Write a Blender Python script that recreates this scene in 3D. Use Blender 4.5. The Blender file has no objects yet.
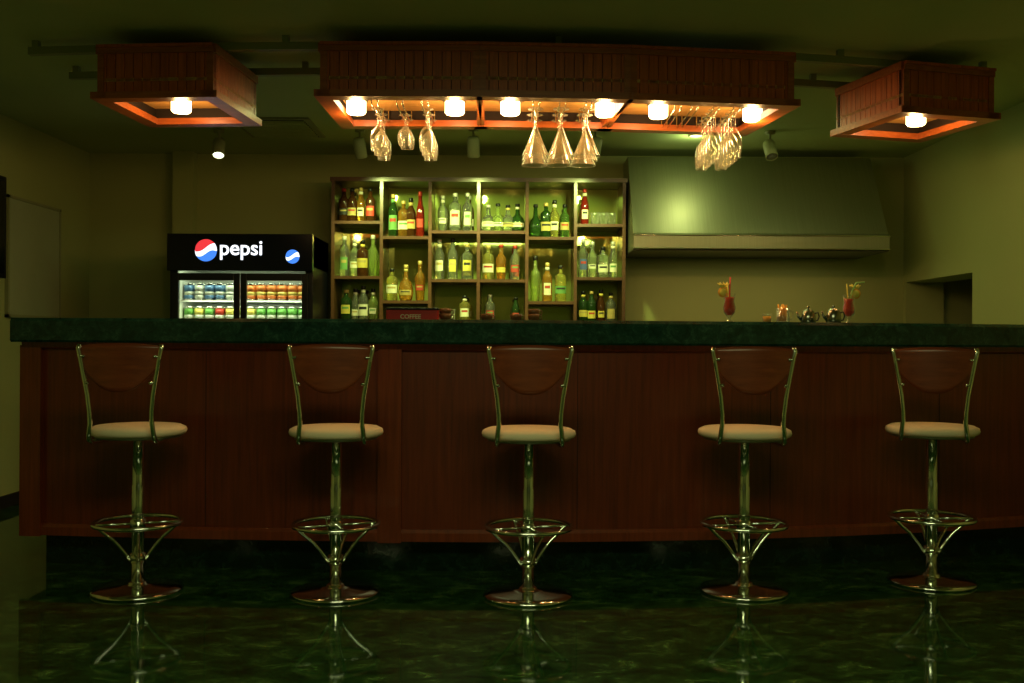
import bpy, math, random
from mathutils import Vector, Matrix
random.seed(7)
scene = bpy.context.scene
scene.view_settings.view_transform = 'Standard'
PI = math.pi

# ------------------------------------------------------------------ materials
def new_mat(name):
    m = bpy.data.materials.new(name); m.use_nodes = True
    nt = m.node_tree
    return m, nt, nt.nodes['Principled BSDF']

def plain(name, col, rough=0.5, metal=0.0, trans=0.0, emis=None, es=0.0, ior=1.45, coat=0.0, var=0.06):
    m, nt, b = new_mat(name)
    b.inputs['Roughness'].default_value = rough
    b.inputs['Metallic'].default_value = metal
    b.inputs['Transmission Weight'].default_value = trans
    b.inputs['IOR'].default_value = ior
    b.inputs['Coat Weight'].default_value = coat
    if var > 0:
        tc = nt.nodes.new('ShaderNodeTexCoord')
        n = nt.nodes.new('ShaderNodeTexNoise'); n.inputs['Scale'].default_value = 6
        r = nt.nodes.new('ShaderNodeValToRGB')
        r.color_ramp.elements[0].color = (*[c*(1-var) for c in col], 1)
        r.color_ramp.elements[1].color = (*[min(1, c*(1+var)) for c in col], 1)
        nt.links.new(tc.outputs['Object'], n.inputs['Vector'])
        nt.links.new(n.outputs['Fac'], r.inputs['Fac'])
        nt.links.new(r.outputs['Color'], b.inputs['Base Color'])
    else:
        b.inputs['Base Color'].default_value = (*col, 1)
    if emis:
        b.inputs['Emission Color'].default_value = (*emis, 1)
        b.inputs['Emission Strength'].default_value = es
    return m

def thin_glass(name, tint=(.93, .95, .90)):
    m = bpy.data.materials.new(name); m.use_nodes = True
    nt = m.node_tree; nt.nodes.clear(); L = nt.links.new
    out = nt.nodes.new('ShaderNodeOutputMaterial')
    tr = nt.nodes.new('ShaderNodeBsdfTransparent'); tr.inputs[0].default_value = (*tint, 1)
    gl = nt.nodes.new('ShaderNodeBsdfGlossy'); gl.inputs['Roughness'].default_value = .06; gl.inputs['Color'].default_value = (1, 1, .95, 1)
    df = nt.nodes.new('ShaderNodeBsdfDiffuse'); df.inputs['Color'].default_value = (.8, .82, .7, 1)  # whitish diffuse painted in at the edges as bright outlines
    lw = nt.nodes.new('ShaderNodeLayerWeight'); lw.inputs['Blend'].default_value = .35
    rp = nt.nodes.new('ShaderNodeValToRGB')
    rp.color_ramp.elements[0].position = .05; rp.color_ramp.elements[0].color = (.10, .10, .10, 1)
    rp.color_ramp.elements[1].position = .85; rp.color_ramp.elements[1].color = (.9, .9, .9, 1)
    m1 = nt.nodes.new('ShaderNodeMixShader'); m1.inputs[0].default_value = .35
    m2 = nt.nodes.new('ShaderNodeMixShader')
    L(lw.outputs['Facing'], rp.inputs['Fac']); L(rp.outputs['Color'], m2.inputs[0])
    L(gl.outputs[0], m1.inputs[1]); L(df.outputs[0], m1.inputs[2])
    L(tr.outputs[0], m2.inputs[1]); L(m1.outputs[0], m2.inputs[2]); L(m2.outputs[0], out.inputs[0])
    return m

def wood(name, c1, c2, rough=0.32, scale=(30, 30, 1.2), coat=0.3):
    m, nt, b = new_mat(name)
    tc = nt.nodes.new('ShaderNodeTexCoord')
    mp = nt.nodes.new('ShaderNodeMapping'); mp.inputs['Scale'].default_value = scale
    n = nt.nodes.new('ShaderNodeTexNoise'); n.inputs['Scale'].default_value = 2.2
    n.inputs['Detail'].default_value = 6; n.inputs['Roughness'].default_value = .6
    n2 = nt.nodes.new('ShaderNodeTexNoise'); n2.inputs['Scale'].default_value = .9
    mx = nt.nodes.new('ShaderNodeMath'); mx.operation = 'MULTIPLY_ADD'
    mx.inputs[1].default_value = .35
    r = nt.nodes.new('ShaderNodeValToRGB')
    r.color_ramp.elements[0].position = .38; r.color_ramp.elements[0].color = (*c1, 1)
    r.color_ramp.elements[1].position = .85; r.color_ramp.elements[1].color = (*c2, 1)
    L = nt.links.new
    L(tc.outputs['Object'], mp.inputs['Vector']); L(mp.outputs['Vector'], n.inputs['Vector'])
    L(tc.outputs['Object'], n2.inputs['Vector'])
    L(n2.outputs['Fac'], mx.inputs[0]); L(n.outputs['Fac'], mx.inputs[2])
    L(mx.outputs[0], r.inputs['Fac']); L(r.outputs['Color'], b.inputs['Base Color'])
    b.inputs['Roughness'].default_value = rough
    b.inputs['Coat Weight'].default_value = coat
    b.inputs['Coat Roughness'].default_value = .2
    return m

def marble(name, dark, mid, light, rough, scale=1.6):
    m, nt, b = new_mat(name)
    L = nt.links.new
    tc = nt.nodes.new('ShaderNodeTexCoord')
    mp = nt.nodes.new('ShaderNodeMapping'); mp.inputs['Scale'].default_value = (scale*.9, scale*1.3, scale)
    mp.inputs['Rotation'].default_value = (0, 0, .25)
    n = nt.nodes.new('ShaderNodeTexNoise'); n.inputs['Scale'].default_value = 3.2
    n.inputs['Detail'].default_value = 14; n.inputs['Roughness'].default_value = .80
    n.inputs['Distortion'].default_value = .5
    r = nt.nodes.new('ShaderNodeValToRGB')
    e = r.color_ramp.elements
    e[0].position = .40; e[0].color = (*dark, 1)
    e[1].position = .66; e[1].color = (*light, 1)
    k = e.new(.53); k.color = (*mid, 1)
    L(tc.outputs['Object'], mp.inputs['Vector']); L(mp.outputs['Vector'], n.inputs['Vector'])
    L(n.outputs['Fac'], r.inputs['Fac']); L(r.outputs['Color'], b.inputs['Base Color'])
    b.inputs['Roughness'].default_value = rough
    return m

def paint(name, col, bump=.15):
    m, nt, b = new_mat(name)
    L = nt.links.new
    tc = nt.nodes.new('ShaderNodeTexCoord')
    n = nt.nodes.new('ShaderNodeTexNoise'); n.inputs['Scale'].default_value = 1.1; n.inputs['Detail'].default_value = 4
    r = nt.nodes.new('ShaderNodeValToRGB')
    r.color_ramp.elements[0].color = (*[c*.9 for c in col], 1)
    r.color_ramp.elements[1].color = (*[c*1.1 for c in col], 1)
    n2 = nt.nodes.new('ShaderNodeTexNoise'); n2.inputs['Scale'].default_value = 120
    bp = nt.nodes.new('ShaderNodeBump'); bp.inputs['Strength'].default_value = bump; bp.inputs['Distance'].default_value = .002
    L(tc.outputs['Object'], n.inputs['Vector']); L(tc.outputs['Object'], n2.inputs['Vector'])
    L(n.outputs['Fac'], r.inputs['Fac']); L(r.outputs['Color'], b.inputs['Base Color'])
    L(n2.outputs['Fac'], bp.inputs['Height']); L(bp.outputs['Normal'], b.inputs['Normal'])
    b.inputs['Roughness'].default_value = .75
    return m

M_wall = paint('wall_paint', (.37, .41, .155))
M_ceil = paint('ceiling_paint', (.46, .54, .24))
M_floor = marble('floor_green_marble', (.006, .020, .005), (.018, .060, .014), (.11, .20, .055), .05, 2.4)
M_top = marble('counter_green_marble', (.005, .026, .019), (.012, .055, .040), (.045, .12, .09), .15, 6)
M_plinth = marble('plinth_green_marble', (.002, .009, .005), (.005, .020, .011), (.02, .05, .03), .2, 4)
M_panel = wood('bar_mahogany', (.090, .011, .0025), (.20, .027, .0055), rough=.38)
M_pilas = wood('bar_mahogany_trim', (.12, .016, .004), (.25, .040, .009), rough=.35)
M_slat = wood('canopy_slat_wood', (.26, .038, .007), (.60, .12, .023), rough=.4)
M_rim = wood('canopy_rim_wood', (.24, .045, .008), (.46, .12, .025), rough=.35, scale=(2, 30, 30))
M_under = wood('canopy_underside_wood', (.58, .30, .07), (.80, .46, .14), rough=.45, scale=(2, 25, 25))
M_dark = plain('dark_gap', (.012, .006, .003), .8)
M_chrome = plain('chrome', (.80, .82, .74), .12, 1.0, var=.02)
M_pot = plain('tea_pot_steel', (.34, .33, .27), .18, 1.0)
m, nt, b = new_mat('brushed_steel'); M_steel = m
tc = nt.nodes.new('ShaderNodeTexCoord'); mp = nt.nodes.new('ShaderNodeMapping'); mp.inputs['Scale'].default_value = (60, .6, .6)
nn = nt.nodes.new('ShaderNodeTexNoise'); nn.inputs['Scale'].default_value = 3; nn.inputs['Detail'].default_value = 5
rr_ = nt.nodes.new('ShaderNodeValToRGB'); rr_.color_ramp.elements[0].color = (.34, .36, .24, 1); rr_.color_ramp.elements[1].color = (.46, .48, .33, 1)
nt.links.new(tc.outputs['Object'], mp.inputs['Vector']); nt.links.new(mp.outputs['Vector'], nn.inputs['Vector'])
nt.links.new(nn.outputs['Fac'], rr_.inputs['Fac']); nt.links.new(rr_.outputs['Color'], b.inputs['Base Color'])
b.inputs['Metallic'].default_value = .95; b.inputs['Roughness'].default_value = .48
M_cream = plain('seat_cream_fabric', (.84, .70, .50), .8)
M_back = wood('stool_back_wood', (.14, .022, .006), (.26, .052, .015), rough=.35, scale=(3, 30, 30))
M_black = plain('black_plastic', (.008, .009, .012), .3)
M_blackg = plain('black_gloss_sign', (.004, .005, .012), .15)
M_grey = plain('dark_grey_metal', (.09, .09, .07), .4, .5)
M_rail = plain('painted_rail', (.28, .30, .15), .5)
M_white = plain('white_sign_letter', (.9, .92, 1), .5, emis=(.85, .92, 1), es=1.6, var=0)
M_red = plain('globe_red', (.8, .03, .04), .4, emis=(.9, .05, .06), es=.9, var=0)
M_blue = plain('globe_blue', (.03, .1, .6), .4, emis=(.06, .25, .9), es=1.1, var=0)
M_lamp = plain('lamp_opal_glass', (1, .85, .6), .4, emis=(1, .70, .34), es=10, var=0)
M_spotlens = plain('spot_lens', (1, 1, .8), .2, emis=(.9, 1, .6), es=3, var=0)
M_lensoff = plain('spot_lens_unlit', (.2, .2, .18), .1)
M_glass = thin_glass('clear_glass')
M_shelf = wood('shelf_wood', (.045, .018, .006), (.11, .045, .015), rough=.4, scale=(3, 25, 25))
M_board = plain('pale_board', (.36, .40, .24), .5)
M_tv = plain('tv_screen_black', (.005, .005, .006), .1)
m, nt, b = new_mat('glow_tinted_mirror'); M_mirror = m
b.inputs['Base Color'].default_value = (.56, .68, .18, 1); b.inputs['Metallic'].default_value = .60  # lime tint and diffuse part put the shelf's green glow into the colour
b.inputs['Roughness'].default_value = .035

# ------------------------------------------------------------------ mesh builder
class MB:
    def __init__(s):
        s.v = []; s.f = []; s.mi = []; s.sm = []; s.mats = []; s.M = Matrix.Identity(4)
    def add(s, vs, fs, mat, smooth=False, M=None):
        if mat not in s.mats: s.mats.append(mat)
        k = s.mats.index(mat); o = len(s.v)
        T = s.M @ M if M is not None else s.M
        for p in vs: s.v.append(tuple(T @ Vector(p)))
        for f in fs:
            s.f.append(tuple(o+i for i in f)); s.mi.append(k); s.sm.append(smooth)
    def box(s, x0, x1, y0, y1, z0, z1, mat, M=None):
        vs = [(x0,y0,z0),(x1,y0,z0),(x1,y1,z0),(x0,y1,z0),(x0,y0,z1),(x1,y0,z1),(x1,y1,z1),(x0,y1,z1)]
        fs = [(0,3,2,1),(4,5,6,7),(0,1,5,4),(1,2,6,5),(2,3,7,6),(3,0,4,7)]
        s.add(vs, fs, mat, False, M)
    def lathe(s, prof, mat, c=(0,0,0), seg=24, M=None, smooth=True, caps=True):
        vs = []; fs = []
        for r, z in prof:
            for i in range(seg):
                a = 2*PI*i/seg
                vs.append((c[0]+r*math.cos(a), c[1]+r*math.sin(a), c[2]+z))
        n = len(prof)
        for j in range(n-1):
            for i in range(seg):
                i2 = (i+1) % seg
                fs.append((j*seg+i, j*seg+i2, (j+1)*seg+i2, (j+1)*seg+i))
        if caps:
            if prof[0][0] > 1e-4: fs.append(tuple(reversed(range(seg))))
            if prof[-1][0] > 1e-4: fs.append(tuple((n-1)*seg+i for i in range(seg)))
        s.add(vs, fs, mat, smooth, M)
    def tube(s, pts, r, mat, seg=10, closed=False, M=None):
        P = [Vector(p) for p in pts]; n = len(P); vs = []; fs = []
        up = None
        for i in range(n):
            if closed: t = P[(i+1) % n]-P[i-1]
            else: t = P[min(i+1, n-1)]-P[max(i-1, 0)]
            t.normalize()
            if up is None:
                up = Vector((0, 0, 1)) if abs(t.z) < .9 else Vector((1, 0, 0))
            u = (up - t*up.dot(t)).normalized(); w = t.cross(u); up = u
            rr = r[i] if isinstance(r, (list, tuple)) else r
            for k in range(seg):
                a = 2*PI*k/seg
                vs.append(tuple(P[i]+u*rr*math.cos(a)+w*rr*math.sin(a)))
        for i in range(n if closed else n-1):
            j = (i+1) % n
            for k in range(seg):
                k2 = (k+1) % seg
                fs.append((i*seg+k, i*seg+k2, j*seg+k2, j*seg+k))
        if not closed:
            fs.append(tuple(range(seg-1, -1, -1))); fs.append(tuple((n-1)*seg+k for k in range(seg)))
        s.add(vs, fs, mat, True, M)
    def sweep(s, prof, x0, x1, fn, mat, n=40, smooth=False):
        vs = []; fs = []; m = len(prof)
        for i in range(n+1):
            x = x0+(x1-x0)*i/n
            for (yo, z) in prof: vs.append((x, fn(x)+yo, z))
        for i in range(n):
            for k in range(m):
                k2 = (k+1) % m
                fs.append((i*m+k, (i+1)*m+k, (i+1)*m+k2, i*m+k2))
        fs.append(tuple(range(m))); fs.append(tuple(n*m+k for k in range(m-1, -1, -1)))
        s.add(vs, fs, mat, smooth)
    def obj(s, name, parent=None, loc=(0,0,0), rot=(0,0,0), bevel=0, fix=True):
        me = bpy.data.meshes.new(name); me.from_pydata(s.v, [], s.f)
        for m in s.mats: me.materials.append(m)
        me.polygons.foreach_set('material_index', s.mi)
        me.polygons.foreach_set('use_smooth', s.sm)
        if fix:
            import bmesh
            bm = bmesh.new(); bm.from_mesh(me); bmesh.ops.recalc_face_normals(bm, faces=bm.faces); bm.to_mesh(me); bm.free()
        me.update()
        o = bpy.data.objects.new(name, me); scene.collection.objects.link(o)
        o.location = loc; o.rotation_euler = rot
        if parent: o.parent = parent
        if bevel:
            md = o.modifiers.new('bevel', 'BEVEL'); md.width = bevel; md.segments = 2; md.limit_method = 'ANGLE'
        return o

def empty(name, loc=(0,0,0), rot=(0,0,0)):
    e = bpy.data.objects.new(name, None); e.location = loc; e.rotation_euler = rot
    e.empty_display_size = .1; scene.collection.objects.link(e); return e

def simple_box(name, x0, x1, y0, y1, z0, z1, mat, parent=None):
    mb = MB(); mb.box(x0, x1, y0, y1, z0, z1, mat); return mb.obj(name, parent)

# ------------------------------------------------------------------ room shell
XL, XR, YB, YF, ZC = -3.3, 3.05, 7.8, -3.0, 2.55
simple_box('floor', XL-.3, XR+1.6, YF-.2, YB+.2, -.1, 0, M_floor)
simple_box('ceiling', XL-.3, XR+1.6, YF-.2, YB+.2, ZC, ZC+.1, M_ceil)
simple_box('wall_back', XL-.3, XR+1.6, YB, YB+.2, 0, ZC, M_wall)
simple_box('wall_left', XL-.2, XL, YF, YB, 0, ZC, M_wall)
simple_box('wall_front', XL-.3, XR+1.6, YF-.2, YF, 0, ZC, M_wall)
mb = MB()
oy0, oy1, oz0, oz1 = 6.63, 7.74, 1.0, 1.575
mb.box(XR, XR+.29, YF, oy0, 0, ZC, M_wall)
mb.box(XR, XR+.29, oy1, YB, 0, ZC, M_wall)
mb.box(XR, XR+.29, oy0, oy1, oz1, ZC, M_wall)
mb.box(XR, XR+.29, oy0, oy1, 0, oz0, M_wall)
mb.obj('wall_right')
simple_box('wall_side_room', XR+1.4, XR+1.6, YF, YB, 0, ZC, M_dark)
simple_box('trim_1', -2.62, -2.46, YB-.10, YB, 0, ZC, M_wall)
simple_box('baseboard_left', XL, XL+.015, YF, YB-.0, 0, .08, M_dark)

mb = MB()
y0, y1 = 6.50, 7.26
mb.box(XL, XL+.018, y0+.02, y1-.02, 1.26, 2.02, M_board)
for a, b2, c, d in ((y0, y0+.02, 1.24, 2.04), (y1-.02, y1, 1.24, 2.04), (y0, y1, 2.02, 2.04), (y0, y1, 1.24, 1.26)):
    mb.box(XL, XL+.024, a, b2, c, d, M_rail)
mb.obj('wall_notice_board')
mb = MB()
mb.box(XL+.05, XL+.10, 5.4, 6.32, 1.48, 2.12, M_black); mb.box(XL+.10, XL+.105, 5.43, 6.29, 1.51, 2.09, M_tv)
mb.box(XL, XL+.05, 5.8, 6.0, 1.7, 1.9, M_black)
mb.obj('wall_television')

mb = MB()
mb.box(-1.85, -1.33, 6.50, 7.10, ZC-.012, ZC, M_rail)
mb.box(-1.81, -1.37, 6.54, 7.06, ZC-.014, ZC-.008, M_dark)
for i in range(10):
    y = 6.55+i*.05
    mb.box(-1.81, -1.37, y, y+.014, ZC-.03, ZC-.012, M_ceil)
mb.obj('ceiling_air_vent')

# ------------------------------------------------------------------ bar counter
def cf(x):
    d = x+.3
    return 4.70+(.030 if d < 0 else .055)*d*d
bar = empty('bar_counter', (0, 4.9, 0))
def bobj(mb, name, bevel=0):
    o = mb.obj(name, bevel=bevel); o.parent = bar; o.matrix_parent_inverse = Matrix.Translation((0, -4.9, 0)); return o
mb = MB()
mb.sweep([(-.09,1.085),(-.10,1.095),(-.10,1.185),(-.085,1.2),(.56,1.2),(.56,1.085)], -2.375, 2.98, cf, M_top)
bobj(mb, 'marble_top')
mb = MB()
mb.sweep([(0,.16),(0,1.085),(.45,1.085),(.45,.16)], -2.34, 2.98, cf, M_panel)
bobj(mb, 'front_panel')
mb = MB()
mb.sweep([(-.03,1.06),(-.035,1.085),(0,1.085),(0,1.05)], -2.35, 2.98, cf, M_pilas)
mb.sweep([(-.022,.16),(-.022,.20),(-.012,.215),(0,.215),(0,.16)], -2.35, 2.98, cf, M_pilas)
for a, b2 in ((-2.36, -2.255), (-.625, -.515)):
    mb.sweep([(-.03,.155),(-.03,1.07),(0,1.07),(0,.155)], a, b2, cf, M_pilas, n=2)
for x in (.31, 1.25, 2.15, -1.45):
    mb.sweep([(-.0015,.215),(-.0015,1.05),(.001,1.05),(.001,.215)], x, x+.0025, cf, M_dark, n=1)
bobj(mb, 'panel_trim')
mb = MB()
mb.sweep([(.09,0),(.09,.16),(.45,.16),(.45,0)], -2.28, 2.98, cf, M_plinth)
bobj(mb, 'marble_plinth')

# ------------------------------------------------------------------ bar stools
def stool(x, y, rz):
    e = empty('bar_stool', (x, y, 0), (0, 0, rz))
    mb = MB()
    mb.lathe([(0,0),(.19,0),(.195,.006),(.192,.013),(.15,.020),(.07,.027),(.040,.032),(.038,.040),(.029,.044)], M_chrome, seg=48)
    mb.obj('base_plate', e)
    mb = MB()
    mb.lathe([(.0270,.03),(.0270,.46),(.0245,.465),(.0245,.665),(.05,.668),(.05,.68)], M_chrome, seg=28)
    mb.lathe([(.033,.125),(.033,.165)], M_chrome, seg=24)
    mb.lathe([(.033,.275),(.033,.315)], M_chrome, seg=24)
    mb.obj('gas_lift_post', e)
    mb = MB()
    R = .185; zr = .30
    mb.tube([(R*math.cos(2*PI*i/48), R*math.sin(2*PI*i/48), zr) for i in range(48)], .0095, M_chrome, closed=True)
    for a in (0, PI/2, PI, 3*PI/2):
        a += .35
        pr = [(R-.008, .297), (R-.02, .287), (.135, .258), (.100, .228), (.070, .192), (.045, .158), (.03, .135)]
        mb.tube([(r*math.cos(a), r*math.sin(a), z) for r, z in pr], .0075, M_chrome)
    for a in (0, PI/2, PI, 3*PI/2):
        a += .35
        mb.tube([(.028*math.cos(a), .028*math.sin(a), zr-.004), ((R)*math.cos(a), R*math.sin(a), zr-.004)], .006, M_chrome)
    mb.obj('foot_ring', e)
    mb = MB()
    mb.lathe([(0,.686),(.19,.686),(.200,.692),(.204,.703),(.200,.716),(.18,.726),(.12,.731),(0,.733)], M_cream, seg=48)
    mb.lathe([(0,.674),(.178,.674),(.186,.688),(0,.688)], M_steel, seg=40)
    mb.obj('seat_cushion', e)
    mb = MB()
    for sx in (-1, 1):
        pts = [(sx*.09, .10, .668), (sx*.120, .0, .667), (sx*.132, -.12, .667), (sx*.136, -.172, .669), (sx*.136, -.199, .680), (sx*.133, -.210, .705),
               (sx*.127, -.214, .75), (sx*.128, -.218, .80), (sx*.135, -.222, .87), (sx*.147, -.226, .94), (sx*.159, -.229, 1.01), (sx*.170, -.231, 1.065), (sx*.167, -.226, 1.077)]
        mb.tube(pts, .0100, M_chrome, seg=12)
        mb.tube([(sx*.105, .05, .672), (sx*.105, .05, .684)], .014, M_chrome)
        for z, xx in ((1.03, .155), (.92, .139)):
            mb.tube([(sx*xx, -.229, z), (sx*(xx-.012), -.245, z)], .006, M_chrome)
    mb.obj('back_frame', e)
    mb = MB()
    nx, nz = 20, 10; vs = []; fs = []
    def pt(u, w, th):
        zt = 1.085-.012*u*u
        zb = .882+.10*abs(u)**2.6
        z = zb+(zt-zb)*w
        half = .129+.040*max(0, (z-.86)/.22)
        x = u*half
        yy = -.228-.022*(1-u*u)
        return (x, yy+th, z)
    for th in (-.006, .006):
        for i in range(nx+1):
            for j in range(nz+1): vs.append(pt(-1+2*i/nx, j/nz, th))
    N = (nx+1)*(nz+1); I = lambda i, j, k=0: k*N+i*(nz+1)+j
    for i in range(nx):
        for j in range(nz):
            fs.append((I(i,j), I(i+1,j), I(i+1,j+1), I(i,j+1)))
            fs.append((I(i,j,1), I(i,j+1,1), I(i+1,j+1,1), I(i+1,j,1)))
        fs.append((I(i,0), I(i,0,1), I(i+1,0,1), I(i+1,0))); fs.append((I(i,nz), I(i+1,nz), I(i+1,nz,1), I(i,nz,1)))
    for j in range(nz):
        fs.append((I(0,j), I(0,j+1), I(0,j+1,1), I(0,j,1))); fs.append((I(nx,j), I(nx,j,1), I(nx,j+1,1), I(nx,j+1)))
    mb.add(vs, fs, M_back, True)
    mb.obj('backrest_panel', e)
stool(-1.632, 4.375, 0.03)
stool(-.763, 4.358, 0.07)
stool(.075, 4.324, .0)
stool(1.032, 4.43, -.07)
stool(1.940, 4.614, -.36)

# ------------------------------------------------------------------ canopies
def cc(x): return cf(x)-.10
def canopy(name, xs, depth, lamps):
    e = empty(name, (0, 5, 0))
    inv = Matrix.Translation((0, -5, 0))
    z0, z1 = 2.22, 2.47
    n = len(xs)-1
    for i in range(n):
        p0 = Vector((xs[i], cc(xs[i]), 0)); p1 = Vector((xs[i+1], cc(xs[i+1]), 0))
        d = p1-p0; Lg = d.length; ang = math.atan2(d.y, d.x)
        mb = MB(); mb.M = Matrix.Translation(p0) @ Matrix.Rotation(ang, 4, 'Z')
        for yf, sg in ((0, 1), (depth, -1)):
            a, b2 = sorted((yf+sg*.012, yf+sg*.03))
            mb.box(0, Lg, a, b2, z0+.03, z1, M_dark)
            k = int(Lg/.042); w = Lg/k
            for j in range(k):
                a, b2 = sorted((yf, yf+sg*.012))
                mb.box(j*w+.0015, (j+1)*w-.0015, a, b2, z0+.03, z1-.03, M_slat)
            a, b2 = sorted((yf-sg*.025, yf+sg*.05))
            mb.box(-.012, Lg+.012, a, b2, z0, z0+.032, M_rim)
            a, b2 = sorted((yf-sg*.012, yf+sg*.03))
            mb.box(0, Lg, a, b2, z1-.035, z1-.008, M_rim)
            a, b2 = sorted((yf-sg*.022, yf+sg*.03))
            mb.box(0, Lg, a, b2, z1-.010, z1+.004, M_slat)
            for xx in (0, Lg-.03):
                a, b2 = sorted((yf-sg*.006, yf+sg*.012))
                mb.box(xx, xx+.03, a, b2, z0+.03, z1-.03, M_rim)
        for end, xf, sg in ((0, 0, 1), (1, Lg, -1)):
            outer = (end == 0 and i == 0) or (end == 1 and i == n-1)
            if outer:
                a, b2 = sorted((xf+sg*.012, xf+sg*.03)); mb.box(a, b2, 0, depth, z0+.03, z1, M_dark)
                k = int(depth/.042); w = depth/k
                for j in range(k):
                    a, b2 = sorted((xf, xf+sg*.012)); mb.box(a, b2, j*w+.0015, (j+1)*w-.0015, z0+.03, z1-.03, M_slat)
                a, b2 = sorted((xf-sg*.025, xf+sg*.05)); mb.box(a, b2, -.025, depth+.025, z0+.0005, z0+.0325, M_rim)
                a, b2 = sorted((xf-sg*.012, xf+sg*.03)); mb.box(a, b2, 0, depth, z1-.035, z1+.004, M_rim)
            else:
                a, b2 = sorted((xf, xf+sg*.018)); mb.box(a, b2, 0, depth, z0+.004, z0+.09, M_rim)
        mb.box(0, Lg, 0, depth, z0+.085, z0+.10, M_under)
        mb.box(0, Lg, 0, depth, z1-.02, z1-.005, M_dark)
        o = mb.obj('slatted_section', e); o.matrix_parent_inverse = inv
    for k, (lx, ly) in enumerate(lamps):
        mb = MB()
        mb.lathe([(0,2.222),(.040,2.222),(.048,2.230),(.048,2.285),(0,2.285)], M_lamp, (lx, ly, 0), seg=28)
        mb.lathe([(0,2.283),(.056,2.283),(.056,2.306),(0,2.306)], M_steel, (lx, ly, 0), seg=28)
        o = mb.obj('opal_lamp', e); o.matrix_parent_inverse = inv
        L = bpy.data.lights.new('lamp_light', 'POINT'); L.energy = 4.6; L.color = (1, .57, .20); L.shadow_soft_size = .03
        lo = bpy.data.objects.new('lamp_light', L); scene.collection.objects.link(lo)
        lo.location = (lx, ly-5, 2.185); lo.parent = e
    return e
canopy('hanging_bar_canopy', [-.89, -.156, .543, 1.33], .66,
       [(-.777, 4.95), (-.29, 4.95), (-.015, 4.95), (.455, 4.97), (.725, 5.0), (1.21, 5.06)])
canopy('ceiling_lamp_box', [-1.945, -1.39], .58, [(-1.64, 4.94)])
canopy('ceiling_lamp_box', [1.895, 2.40], .56, [(2.07, 5.14)])
mb = MB()
for off in (.03, .48):
    mb.sweep([(off,2.482),(off,2.518),(off+.035,2.518),(off+.035,2.482)], -2.36, 2.46, cf, M_rail, n=30)
    for x in (-2.34, -1.1, .2, 1.6, 2.4):
        mb.box(x, x+.03, cf(x)+off, cf(x)+off+.035, 2.51, 2.55, M_rail)
mb.obj('canopy_support_rail')

# ------------------------------------------------------------------ hanging stemware (single-wall bowls)
def wineglass(mb, x, y, zt, h, rb, kind, tilt=0):
    M = Matrix.Translation((x, y, zt)) @ Matrix.Rotation(tilt, 4, 'Y')
    fr = rb*.85
    if kind == 'cone':
        fr = rb*.62
        prof = [(fr,0),(fr*.5,-.004),(.012,-.008),(.0045,-.022),(.0045,-h*.34),(.008,-h*.38),(rb*.22,-h*.46),(rb*.42,-h*.60),(rb*.62,-h*.75),(rb*.80,-h*.87),(rb,-h)]
    else:
        prof = [(fr,0),(fr*.5,-.004),(.012,-.008),(.0045,-.02),(.0045,-h*.38),(.010,-h*.42),(rb*.5,-h*.47),(rb*.80,-h*.54),(rb*.98,-h*.66),(rb,-h*.76),(rb*.94,-h*.88),(rb*.84,-h)]
    mb.lathe(prof, M_glass, seg=24, M=M, caps=False)
    r0 = prof[-1][0]
    mb.tube([(r0*math.cos(2*PI*i/24), r0*math.sin(2*PI*i/24), -h) for i in range(24)], .0012, M_glass, seg=5, closed=True, M=M)
def rack(name, groups, rods):
    e = empty(name, (0, 5, 0)); inv = Matrix.Translation((0, -5, 0))
    mb = MB()
    for x, y0, y1 in rods:
        for s in (-.014, .014):
            xx = x+s
            mb.tube([(xx, y0+.03, 2.305), (xx, y0+.005, 2.285), (xx, y0-.01, 2.26), (xx, y0+.0, 2.238), (xx, y0+.03, 2.232), (xx, y1-.02, 2.232), (xx, y1, 2.25), (xx, y1, 2.305)], .003, M_chrome, seg=6)
    o = mb.obj('wire_rack', e); o.matrix_parent_inverse = inv
    mb = MB()
    for g in groups: wineglass(mb, *g)
    o = mb.obj('stemware', e, fix=False); o.matrix_parent_inverse = inv
ZG = 2.240
g1 = []
for x in (-.665, -.545, -.425):
    for y in ((4.92, 5.04, 5.16) if x != -.545 else (5.05, 5.15)):
        g1.append((x, y, ZG, .205 if x != -.545 else .15, .038, 'round'))
rack('hanging_wine_glass_rack', g1, [(x, 4.8, 5.22) for x in (-.665, -.545, -.425)])
g2 = []
for x in (.11, .235, .36):
    for y in (4.90, 5.03, 5.16): g2.append((x, y, ZG, .23, .066, 'cone'))
rack('hanging_wine_glass_rack', g2, [(x, 4.76, 5.22) for x in (.11, .235, .36)])
g3 = []
for x in (.985, 1.085):
    for y in (4.90, 4.98, 5.06, 5.14, 5.22): g3.append((x, y, ZG, .235, .035, 'round'))
rack('hanging_wine_glass_rack', g3, [(x, 4.86, 5.30) for x in (.80, .88, .985, 1.085)])

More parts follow.
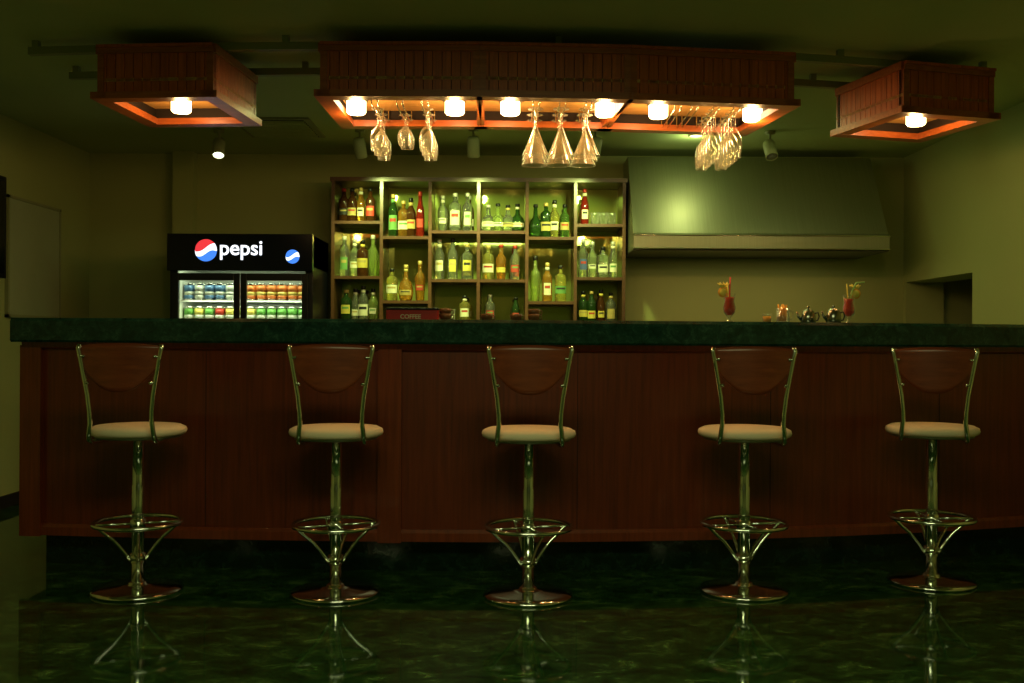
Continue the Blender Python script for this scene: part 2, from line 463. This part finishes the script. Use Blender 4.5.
# ------------------------------------------------------------------ ceiling spotlights
def spot(x, y, tgt, lit, power):
    e = empty('ceiling_spotlight', (x, y, ZC))
    mb = MB()
    mb.lathe([(0,0),(.035,0),(.035,-.02),(.008,-.022),(.008,-.07),(0,-.07)], M_rail, seg=20)
    d = (Vector(tgt)-Vector((x, y, ZC-.12))); d.z -= 1.2; d.normalize()
    q = d.to_track_quat('-Z', 'Y').to_matrix().to_4x4()
    M = Matrix.Translation((0, 0, -.12)) @ q
    mb.lathe([(0,.06),(.034,.06),(.042,.045),(.042,-.075),(.038,-.078),(.036,-.06),(0,-.06)], M_rail, seg=24, M=M)
    mb.lathe([(0,-.064),(.037,-.064),(.037,-.070),(0,-.074)], M_spotlens if lit else M_lensoff, seg=24, M=M)
    mb.obj('spot_housing', e)
    if power:
        L = bpy.data.lights.new('spot_beam', 'SPOT'); L.energy = power; L.color = (.80, 1, .28)
        L.spot_size = math.radians(95); L.spot_blend = .8; L.shadow_soft_size = .04
        lo = bpy.data.objects.new('spot_beam', L); scene.collection.objects.link(lo)
        dd = Vector(tgt)-Vector((x, y, ZC-.12))
        lo.rotation_euler = dd.to_track_quat('-Z', 'Y').to_euler()
        lo.location = Vector((0, 0, -.12))+d*.10; lo.parent = e
spot(-2.03, 6.9, (-1.75, 5.6, 1.4), True, 7)
spot(-1.05, 6.85, (-.8, 7.6, 1.6), False, 66)
spot(-.27, 6.8, (-.25, 7.6, 1.6), False, 66)
spot(.56, 6.8, (.3, 7.6, 1.6), False, 66)
spot(1.76, 6.85, (1.9, 5.3, 1.2), False, 12)
e = empty('added_hood_highlight', (1.28, 7.0, ZC))  # invented lamp, added to lay a soft highlight on the hood
mb = MB()
mb.lathe([(.055,0),(.055,-.006),(.042,-.008),(.040,-.001)], M_rail, seg=28)
mb.lathe([(0,-.003),(.040,-.003)], M_lamp, seg=28)
mb.obj('hood_highlight_ring', e)
L = bpy.data.lights.new('hood_highlight_beam', 'POINT'); L.energy = 2.6; L.color = (.84, 1, .42); L.shadow_soft_size = .06
lo = bpy.data.objects.new('hood_highlight_beam', L); scene.collection.objects.link(lo); lo.location = (0, 0, -.08); lo.parent = e

# ------------------------------------------------------------------ back-bar shelf
sh = empty('bottle_shelf_unit', (-.25, 7.6, 0)); sinv = Matrix.Translation((.25, -7.6, 0))
def shobj(mb, name):
    o = mb.obj(name, sh); o.matrix_parent_inverse = sinv; return o
SX0, SX1, SY0, SY1 = -1.33, .825, 7.40, 7.76
cw = (SX1-SX0)/6
mb = MB()
T = .024
for i in range(7):
    x = SX0+i*cw
    mb.box(x-T/2, x+T/2, SY0, SY1, 0, 2.29, M_shelf)
mb.box(SX0-T/2-.01, SX1+T/2+.01, SY0-.01, SY1, 2.28, 2.31, M_shelf)
rows = {0: (1.988, 1.58, 1.24), 1: (1.877, 1.40), 2: (1.92, 1.56, 1.24), 3: (1.92, 1.56, 1.24), 4: (1.877, 1.40), 5: (1.975, 1.58, 1.24)}
for c, zs in rows.items():
    for z in zs:
        mb.box(SX0+c*cw+T/2, SX0+(c+1)*cw-T/2, SY0+.005, SY1, z-.022, z, M_shelf)
mb.box(SX0, SX1, SY0, SY1, 0, 1.0, M_shelf)
shobj(mb, 'shelf_frame')
mb = MB(); mb.box(SX0, SX1, SY1-.002, SY1+.01, 1.0, 2.28, M_mirror); shobj(mb, 'mirror_back')

def gm(name, col, tr=.55): return plain('bottle_'+name, col, .05, trans=tr, var=0, ior=1.4)
G = {'clear': gm('clear', (.90, .95, .80), .95), 'green': gm('green', (.22, .42, .10), .88), 'dkgreen': gm('dark_green', (.05, .13, .03), .8),
     'amber': gm('amber', (.76, .36, .06), .88), 'brown': gm('brown', (.10, .035, .010), .6), 'yellow': gm('yellow', (.84, .76, .22), .9),
     'red': gm('red', (.26, .018, .010), .5), 'orange': gm('orange', (.75, .36, .06), .85), 'lime': gm('lime', (.62, .76, .24), .88)}
LB = {k: plain('label_'+k, v, .6, var=.2) for k, v in
      {'white': (.66, .64, .48), 'yellow': (.55, .44, .08), 'red': (.40, .04, .025), 'black': (.02, .02, .02), 'gold': (.42, .32, .1), 'blue': (.06, .10, .25), 'green': (.12, .28, .08)}.items()}
CAPM = {k: plain('cap_'+k, v, .35, .3) for k, v in {'black': (.01, .01, .01), 'gold': (.5, .36, .12), 'red': (.35, .03, .02), 'silver': (.5, .5, .42), 'white': (.6, .6, .5)}.items()}
bt = empty('liquor_bottles', (-.25, 7.6, 1.2)); binv = Matrix.Translation((.25, -7.6, -1.2))
def bottle(x, y, z, h, kind, g, lb, cap):
    mb = MB(); mb.M = Matrix.Translation((x, y, z)) @ Matrix.Rotation(random.uniform(0, 6), 4, 'Z')
    if kind == 'std':
        r = .037; P = [(0,0),(r*.95,0),(r,.006),(r,h*.60),(r*.93,h*.66),(r*.6,h*.73),(.015,h*.79),(.0135,h*.93)]; l0, l1 = .16, .50
    elif kind == 'sq':
        r = .043; P = [(0,0),(r*.96,0),(r,.006),(r,h*.66),(r*.9,h*.71),(.02,h*.77),(.015,h*.80),(.015,h*.92)]; l0, l1 = .18, .55
    elif kind == 'squat':
        r = .056; P = [(0,0),(r*.7,0),(r*.9,h*.07),(r,h*.22),(r*.97,h*.36),(r*.75,h*.50),(r*.4,h*.60),(.017,h*.67),(.0145,h*.9)]; l0, l1 = .15, .36
    elif kind == 'tall':
        r = .031; P = [(0,0),(r*.9,0),(r,.008),(r*1.02,h*.45),(r*.92,h*.60),(r*.6,h*.72),(.014,h*.82),(.013,h*.93)]; l0, l1 = .15, .42
    elif kind == 'taper':
        r = .040; P = [(0,0),(r*.75,0),(r*.8,.01),(r*.97,h*.40),(r,h*.55),(r*.85,h*.64),(r*.45,h*.71),(.015,h*.76),(.014,h*.92)]; l0, l1 = .2, .45
    mb.lathe(P, G[g], seg=18)
    rt = P[-1][0]
    mb.lathe([(rt+.002,h*.90),(rt+.003,h*.905),(rt+.003,h*.99),(rt,h),(0,h)], CAPM[cap], seg=14)
    if lb:
        def rad(zz):
            for (r0, z0), (r1, z1) in zip(P, P[1:]):
                if z0 <= zz <= z1 and z1 > z0: return r0+(r1-r0)*(zz-z0)/(z1-z0)
            return r
        lo_, hi_ = h*l0*random.uniform(.9, 1.4), h*l1*random.uniform(.75, 1)
        M0 = mb.M; mb.M = Matrix.Translation((x, y, z))
        vs = []; fs = []; na, nz = 12, 4
        half = random.uniform(.7, 1.15)
        for i in range(na+1):
            a = -PI/2-half+2*half*i/na
            for j in range(nz+1):
                q = lo_+(hi_-lo_)*j/nz; rr = rad(q)+.0014
                vs.append((rr*math.cos(a), rr*math.sin(a), q))
        for i in range(na):
            for j in range(nz): fs.append((i*(nz+1)+j, (i+1)*(nz+1)+j, (i+1)*(nz+1)+j+1, i*(nz+1)+j+1))
        mb.add(vs, fs, LB[lb], True)
        s2 = random.choice(['red', 'black', 'gold', 'green'])
        vs = []; fs = []
        for i in range(na+1):
            a = -PI/2-half*.7+1.4*half*i/na
            for q in (lo_+(hi_-lo_)*.55, lo_+(hi_-lo_)*.78):
                rr = rad(q)+.0024; vs.append((rr*math.cos(a), rr*math.sin(a), q))
        for i in range(na): fs.append((2*i, 2*i+2, 2*i+3, 2*i+1))
        mb.add(vs, fs, LB[s2], True)
        mb.M = M0
        if random.random() < .4:
            mb.lathe([(.0165, h*.80), (.0165, h*.88)], LB[lb], seg=14)
    o = mb.obj('liquor_bottle', bt, fix=False); o.matrix_parent_inverse = binv
S = {
 0: [[(.14,'std','brown','black','red',.25),(.34,'std','brown','gold','black',.25),(.55,'tall','amber','white','gold',.255),(.78,'std','brown','red','black',.25)],
     [(.16,'std','clear','green','white',.30),(.40,'std','clear','white','silver',.28),(.60,'sq','brown','yellow','black',.27),(.84,'taper','lime',None,'white',.31)],
     [(.2,'sq','dkgreen','yellow','gold',.24),(.42,'tall','clear','white','black',.25),(.62,'std','clear','white','black',.27),(.85,'taper','lime','white','black',.25)]],
 1: [[(.17,'std','dkgreen','green','gold',.32),(.42,'sq','amber','white','gold',.27),(.60,'std','brown','gold','black',.29),(.82,'tall','red','red','red',.34)],
     [(.15,'sq','yellow','white','black',.24),(.48,'squat','amber','gold','gold',.27),(.82,'taper','amber','red','gold',.30)]],
 2: [[(.2,'taper','clear','white','silver',.27),(.50,'sq','clear','white','white',.29),(.80,'std','clear','white','white',.29)],
     [(.13,'std','clear','white','silver',.30),(.45,'std','clear','yellow','black',.31),(.80,'sq','clear','yellow','gold',.27)],
     [(.75,'sq','yellow','white','black',.20)]],
 3: [[(.15,'squat','clear','white','silver',.20),(.38,'squat','lime','white','black',.21),(.62,'squat','clear','gold','black',.20),(.85,'squat','dkgreen','white','black',.21)],
     [(.15,'sq','yellow','white','gold',.26),(.46,'taper','amber','yellow','red',.27),(.80,'std','clear','red','red',.26)],
     [(.2,'std','clear','red','white',.21),(.82,'tall','dkgreen','red','black',.19)]],
 4: [[(.13,'squat','dkgreen',None,'black',.25),(.38,'sq','dkgreen','gold','gold',.26),(.58,'taper','yellow','white','black',.28),(.83,'std','green','gold','black',.25)],
     [(.13,'taper','lime',None,'black',.34),(.42,'std','orange','white','gold',.29),(.74,'sq','yellow','green','black',.27)]],
 5: [[(.16,'tall','red','white','red',.27)],
     [(.13,'std','clear','blue','silver',.29),(.35,'taper','clear','white','silver',.27),(.60,'sq','clear','white','black',.23),(.84,'tall','clear','white','silver',.27)],
     [(.13,'std','dkgreen','yellow','black',.24),(.33,'std','dkgreen','yellow','gold',.24),(.56,'tall','brown','yellow','black',.25),(.80,'std','clear','gold','black',.23)]],
}
for c, rr in S.items():
    for ri, items in enumerate(rr):
        z = rows[c][ri]
        for (fx, kind, g, lb, cap, h) in items:
            x = SX0+c*cw+T+(cw-2*T)*fx
            yy = SY0+.085+random.uniform(-.015, .015)
            bottle(x, yy, z+.0005, h, kind, g, lb, cap)
            if random.random() < .3 and h < .33:
                bottle(x+random.uniform(-.01, .01), SY0+.23, z+.0005, h*random.uniform(.9, 1.0), kind if kind != 'squat' else 'std', random.choice([g, 'clear', 'brown', 'yellow']), lb, cap)
mb = MB()
def tumbler(mb, x, y, z, r=.032, h=.09):
    mb.lathe([(0,0),(r*.8,0),(r,h)], M_glass, (x, y, z), seg=18, caps=False)
for fx in (.42, .62, .82):
    tumbler(mb, SX0+5*cw+T+(cw-2*T)*fx, SY0+.1, 1.9755); tumbler(mb, SX0+5*cw+T+(cw-2*T)*fx, SY0+.2, 1.9755, h=.11)
for fx in (.2, .42): tumbler(mb, SX0+2*cw+T+(cw-2*T)*fx, SY0+.1, 1.2405, h=.10)
mb.obj('shelf_tumblers', fix=False)

# ------------------------------------------------------------------ refrigerator
fr = empty('beverage_display_fridge', (-1.87, 7.2, 0)); finv = Matrix.Translation((1.87, -7.2, 0))
def fobj(mb, n, bevel=0):
    o = mb.obj(n, fr, bevel=bevel); o.matrix_parent_inverse = finv; return o
FX0, FX1, FY0, FY1, FZ = -2.37, -1.38, 6.92, 7.5, 1.83
M_inner = plain('fridge_interior', (.75, .8, .72), .4)
M_shelfwire = plain('fridge_shelf', (.7, .75, .7), .4)
mb = MB()
mb.box(FX0, FX0+.05, FY0, FY1, .05, FZ, M_black); mb.box(FX1-.05, FX1, FY0, FY1, .05, FZ, M_black)
mb.box(FX0, FX1, FY1-.04, FY1, .05, FZ, M_black); mb.box(FX0, FX1, FY0, FY1, .05, .18, M_black)
mb.box(FX0, FX1, FY0, FY1, 1.60, FZ, M_black)
for x in (FX0+.06, FX1-.1):
    for y in (FY0+.05, FY1-.1): mb.box(x, x+.04, y, y+.04, 0, .05, M_grey)
fobj(mb, 'cabinet', .006)
mb = MB()
mb.box(FX0+.05, FX1-.05, FY1-.05, FY1-.04, .18, 1.6, M_inner)
mb.box(FX0+.05, FX0+.055, FY0, FY1-.04, .18, 1.6, M_inner); mb.box(FX1-.055, FX1-.05, FY0, FY1-.04, .18, 1.6, M_inner)
for z in (.5, .85, 1.215, 1.378): mb.box(FX0+.055, FX1-.055, FY0+.06, FY1-.06, z-.012, z, M_shelfwire)
fobj(mb, 'interior_shelves')
mb = MB()
xm = (FX0+FX1)/2
for a, b2 in ((FX0+.03, xm-.004), (xm+.004, FX1-.03)):
    fw = .040
    mb.box(a, a+fw, FY0-.035, FY0-.003, .2, 1.56, M_black); mb.box(b2-fw, b2, FY0-.035, FY0-.003, .2, 1.56, M_black)
    mb.box(a+fw, b2-fw, FY0-.035, FY0-.003, 1.51, 1.56, M_black); mb.box(a+fw, b2-fw, FY0-.035, FY0-.003, .2, .26, M_black)
fobj(mb, 'door_frames', .003)
mb = MB()
mb.box(FX0-.005, FX1+.005, FY0-.05, FY0, 1.575, FZ, M_blackg)
fobj(mb, 'header_sign', .004)
cans = MB()
cm = {k: plain('can_'+k, v, .3, .2, var=.25) for k, v in {'blue': (.10, .22, .42), 'white': (.6, .65, .55), 'orange': (.70, .22, .05), 'green': (.14, .40, .08), 'red': (.5, .05, .03), 'yellow': (.65, .55, .12)}.items()}
M_can = plain('can_aluminium', (.75, .75, .72), .25, 1)
def can(x, y, z, m):
    r = .033
    cans.lathe([(0,.004),(r*.8,0),(r,.01)], M_can, (x, y, z), seg=14)
    cans.lathe([(r,.01),(r,.035)], m, (x, y, z), seg=14)
    cans.lathe([(r,.035),(r,.06)], cm['white'] if m is not cm['orange'] else cm['yellow'], (x, y, z), seg=14)
    cans.lathe([(r,.06),(r,.105)], m, (x, y, z), seg=14)
    cans.lathe([(r,.105),(r*.82,.118),(r*.82,.12),(r*.75,.116),(0,.116)], M_can, (x, y, z), seg=14)
nC = 12; xs = [FX0+.095+i*(FX1-FX0-.19)/(nC-1) for i in range(nC)]
r1 = ['blue','white','blue','blue','white','blue','orange','orange','orange','orange','orange','orange']
r2 = ['green','yellow','green','red','yellow','green','yellow','green','green','green','green','green']
for z, rr in ((1.378, r1), (1.215, r2), (.85, r1), (.5, r2)):
    for i, x in enumerate(xs):
        for y in (FY0+.12, FY0+.20): can(x, y, z, cm[rr[i]])
fobj(cans, 'drink_cans')
for nm, z, en in (('fridge_tube', 1.59, 1.7), ('fridge_tube_low', 1.362, 1.0)):
    L = bpy.data.lights.new(nm, 'AREA'); L.shape = 'RECTANGLE'; L.size = .8; L.size_y = .03; L.energy = en; L.color = (.85, 1, .62)
    lo = bpy.data.objects.new(nm, L); scene.collection.objects.link(lo); lo.location = (0, FY0+.03-7.2, z); lo.rotation_euler = (math.radians(35), 0, 0); lo.parent = fr
def text(s, size, x, y, z, mat, parent, inv, name, off=0.0, ext=.002):
    cu = bpy.data.curves.new('t', 'FONT'); cu.body = s; cu.size = size; cu.extrude = ext; cu.offset = off
    o = bpy.data.objects.new('t', cu); scene.collection.objects.link(o)
    bpy.context.view_layer.update()
    me = bpy.data.meshes.new_from_object(o.evaluated_get(bpy.context.evaluated_depsgraph_get()))
    bpy.data.objects.remove(o)
    me.materials.clear(); me.materials.append(mat)
    n = bpy.data.objects.new(name, me); scene.collection.objects.link(n)
    n.location = (x, y, z); n.rotation_euler = (PI/2, 0, 0)
    if parent: n.parent = parent; n.matrix_parent_inverse = inv
    return n
text('pepsi', .145, -2.015, FY0-.053, 1.685, M_white, fr, finv, 'sign_lettering', .0015)
def globe(cx, cz, R, name, small=False):
    mb = MB(); y = FY0-.054
    def region(f0, f1, mat):
        n = 28; vs = []; fs = []
        for i in range(n+1):
            t = -R+2*R*i/n; hh = math.sqrt(max(0, R*R-t*t))
            a = max(-hh, min(hh, f0(t))); b2 = max(-hh, min(hh, f1(t)))
            vs += [(cx+t, y, cz+a), (cx+t, y, cz+b2)]
        for i in range(n): fs.append((2*i, 2*i+2, 2*i+3, 2*i+1))
        mb.add(vs, fs, mat)
    hi = lambda t: .25*R+.35*t+.15*R*math.sin(t/R*3)
    lo_ = lambda t: -.28*R+.15*t+.2*R*math.sin(t/R*3)
    region(hi, lambda t: 2*R, M_blue if small else M_red); region(lo_, hi, M_white); region(lambda t: -2*R, lo_, M_blue)
    o = mb.obj(name, fr, fix=False); o.matrix_parent_inverse = finv
globe(-2.105, 1.715, .076, 'sign_roundel')
globe(-1.51, 1.675, .048, 'sign_roundel_small', True)

# ------------------------------------------------------------------ extractor hood
mb = MB()
HX0, HX1 = .86, 2.68
prof = [(7.10, 1.765), (7.10, 1.865), (7.13, 1.88), (7.50, 2.49), (7.79, 2.49), (7.79, 1.765)]
n = len(prof)
vs = [(HX0, y, z) for y, z in prof]+[(HX1, y, z) for y, z in prof]
fs = [(i, (i+1) % n, n+(i+1) % n, n+i) for i in range(n-1)]+[tuple(range(n)), tuple(range(2*n-1, n-1, -1))]
mb.add(vs, fs, M_steel)
mb.box(HX0, HX1, 7.12, 7.78, 1.755, 1.766, M_grey)
mb.box(HX0-.003, HX1+.003, 7.094, 7.102, 1.765, 1.772, M_chrome)
mb.box(HX0-.003, HX1+.003, 7.094, 7.102, 1.858, 1.866, M_chrome)
mb.obj('extractor_hood', bevel=.003)
L = bpy.data.lights.new('hood_wall_fill', 'AREA'); L.shape = 'RECTANGLE'; L.size = 1.4; L.size_y = .06; L.energy = 2.6; L.color = (1, .80, .34)  # added light that lifts the wall below the hood
lo = bpy.data.objects.new('hood_wall_fill', L); scene.collection.objects.link(lo); lo.location = (1.77, 7.3, 1.75)

# ------------------------------------------------------------------ things on the counter
M_redd = plain('red_drink', (.75, .04, .02), .1, trans=.1)
M_or = plain('orange_slice', (.95, .45, .05), .5)
M_yel = plain('pineapple_yellow', (.95, .80, .15), .5)
M_straw = plain('straw_red', (.8, .08, .08), .4)
M_green = plain('leaf_green', (.5, .85, .3), .5)
def cocktail(x, y, flip):
    e = empty('tropical_cocktail', (x, y, 1.2))
    mb = MB()
    mb.lathe([(0,0),(.033,0),(.033,.004),(.008,.010),(.006,.022),(.014,.032),(.028,.05),(.031,.075),(.024,.105),(.030,.145)], M_glass, seg=24, caps=False)
    mb.obj('hurricane_glass', e, fix=False)
    mb = MB(); mb.lathe([(0,.036),(.012,.037),(.0255,.052),(.0285,.075),(.0220,.105),(.025,.125),(0,.125)], M_redd, seg=24); mb.obj('red_drink', e)
    mb = MB()
    M = Matrix.Translation((flip*.032, -.005, .15)) @ Matrix.Rotation(PI/2, 4, 'X')
    mb.lathe([(0,-.003),(.024,-.003),(.026,0),(.024,.003),(0,.003)], M_or, seg=20, M=M)
    mb.lathe([(0,-.004),(.019,-.004),(.019,.004),(0,.004)], M_yel, seg=20, M=M)
    for k in range(5):
        a = k*.6-1.2
        mb.tube([(flip*.03, 0, .165), (flip*.03+.02*math.sin(a), .004*k-.01, .185), (flip*.03+.035*math.sin(a), .004*k-.01, .19+.012*math.cos(a))], [.004, .007, .001], M_yel, seg=6)
    mb.tube([(0, .005, .05), (.003, .008, .16), (.006, .01, .225)] if flip < 0 else [(0, .005, .05), (.012, -.008, .16), (.030, -.02, .205), (.072, -.02, .208)], .004, M_straw if flip < 0 else M_green, seg=8)
    mb.tube([(0, -.005, .05), (-.014, -.008, .20)], .003, M_yel, seg=6)
    mb.obj('garnish', e)
cocktail(1.075, 4.95, -1)
cocktail(1.70, 5.05, 1)
e = empty('snack_stick_mug', (1.37, 5.06, 1.2))
mb = MB(); mb.lathe([(0,0),(.030,0),(.032,.006),(.032,.075),(.029,.075),(.029,.008),(0,.008)], M_glass, seg=24)
mb.tube([(.031,0,.062),(.048,0,.060),(.054,0,.04),(.048,0,.02),(.031,0,.017)], .0045, M_glass); mb.obj('glass_mug', e)
mb = MB()
for k in range(12):
    a = k*2.4; r = .019*math.sqrt((k+1)/12)
    mb.tube([(r*math.cos(a), r*math.sin(a), .012), (r*1.35*math.cos(a), r*1.2*math.sin(a), .085+.012*math.sin(k*3))], .0042, M_or, seg=6)
mb.obj('snack_sticks', e)
e2 = empty('orange_juice_tumbler', (1.30, 5.10, 1.2))
mb = MB(); mb.lathe([(0,0),(.02,0),(.024,.05)], M_glass, seg=20, caps=False); mb.obj('tumbler', e2, fix=False)
mb = MB(); mb.lathe([(0,.006),(.0185,.006),(.0215,.036),(0,.036)], M_or, seg=20); mb.obj('juice', e2)
def teapot(x, y, s):
    e = empty('steel_teapot', (x, y, 1.2))
    mb = MB()
    mb.lathe([(0,0),(.034,0),(.038,.008),(.037,.03),(.034,.050),(.031,.056),(.030,.060),(.018,.070),(.004,.073),(.004,.078),(.008,.082),(.006,.088),(0,.090)], M_pot, seg=28)
    mb.tube([(s*.034,0,.020),(s*.050,0,.036),(s*.058,0,.058)], [.010,.007,.005], M_pot)
    mb.tube([(-s*.033,0,.052),(-s*.050,0,.056),(-s*.056,0,.036),(-s*.048,0,.016),(-s*.036,0,.014)], .004, M_black)
    mb.obj('pot_body', e)
teapot(1.510, 5.10, -1); teapot(1.600, 4.98, -1)
bx = empty('coffee_sachet_box', (-.50, 5.05, 1.2))
mb = MB(); mb.box(-.13, .13, -.05, .05, 0, .055, plain('box_dark_red', (.42, .012, .01), .4)); mb.box(-.132, .132, -.052, .052, .055, .066, M_black)
mb.obj('box_body', bx, bevel=.003)
text('COFFEE', .03, -.06, -.0505, .012, LB['white'], bx, Matrix.Identity(4), 'box_lettering', .0005, .0006)
def cups(x, y, n, m):
    e = empty('stacked_espresso_cups', (x, y, 1.2)); mb = MB()
    for k in range(n):
        mb.lathe([(0,0),(.022,0),(.030,.022),(.033,.040),(.031,.040),(.027,.022),(.018,.004),(0,.004)], m, (0, 0, k*.026), seg=22)
        mb.tube([(.028,0,.032+k*.026),(.042,0,.030+k*.026),(.040,0,.014+k*.026),(.025,0,.010+k*.026)], .003, m, seg=6)
    mb.obj('cup_stack', e)
M_cup = plain('brown_ceramic', (.13, .06, .02), .2)
cups(-.34, 5.1, 2, M_cup); cups(-.13, 5.1, 1, M_cup); cups(.11, 5.1, 2, M_cup); cups(.02, 5.12, 1, M_cup)

# ------------------------------------------------------------------ general light
def area(name, loc, sx, sy, en, col, rot=(0, 0, 0)):
    L = bpy.data.lights.new(name, 'AREA'); L.shape = 'RECTANGLE'; L.size = sx; L.size_y = sy; L.energy = en; L.color = col
    o = bpy.data.objects.new(name, L); scene.collection.objects.link(o); o.location = loc; o.rotation_euler = rot
area('room_fill_light', (.1, 1.2, 2.52), 2.0, .6, 44, (.90, 1, .46))  # unseen fill light added behind the camera to brighten the room
area('aisle_fill_light', (0.6, 6.2, 2.52), 3.2, .2, 13, (.84, 1, .36))  # added fill above the aisle, brightening hood and walls
w = bpy.data.worlds.new('world'); scene.world = w; w.use_nodes = True
w.node_tree.nodes['Background'].inputs[0].default_value = (.02, .03, .01, 1)

# ------------------------------------------------------------------ camera
cam = bpy.data.cameras.new('camera'); cam.sensor_width = 36; cam.lens = 36*1000/1024
co = bpy.data.objects.new('camera', cam); scene.collection.objects.link(co)
co.location = (0, 0, 1.1); co.rotation_euler = (PI/2, -.0055, 0)
scene.camera = co
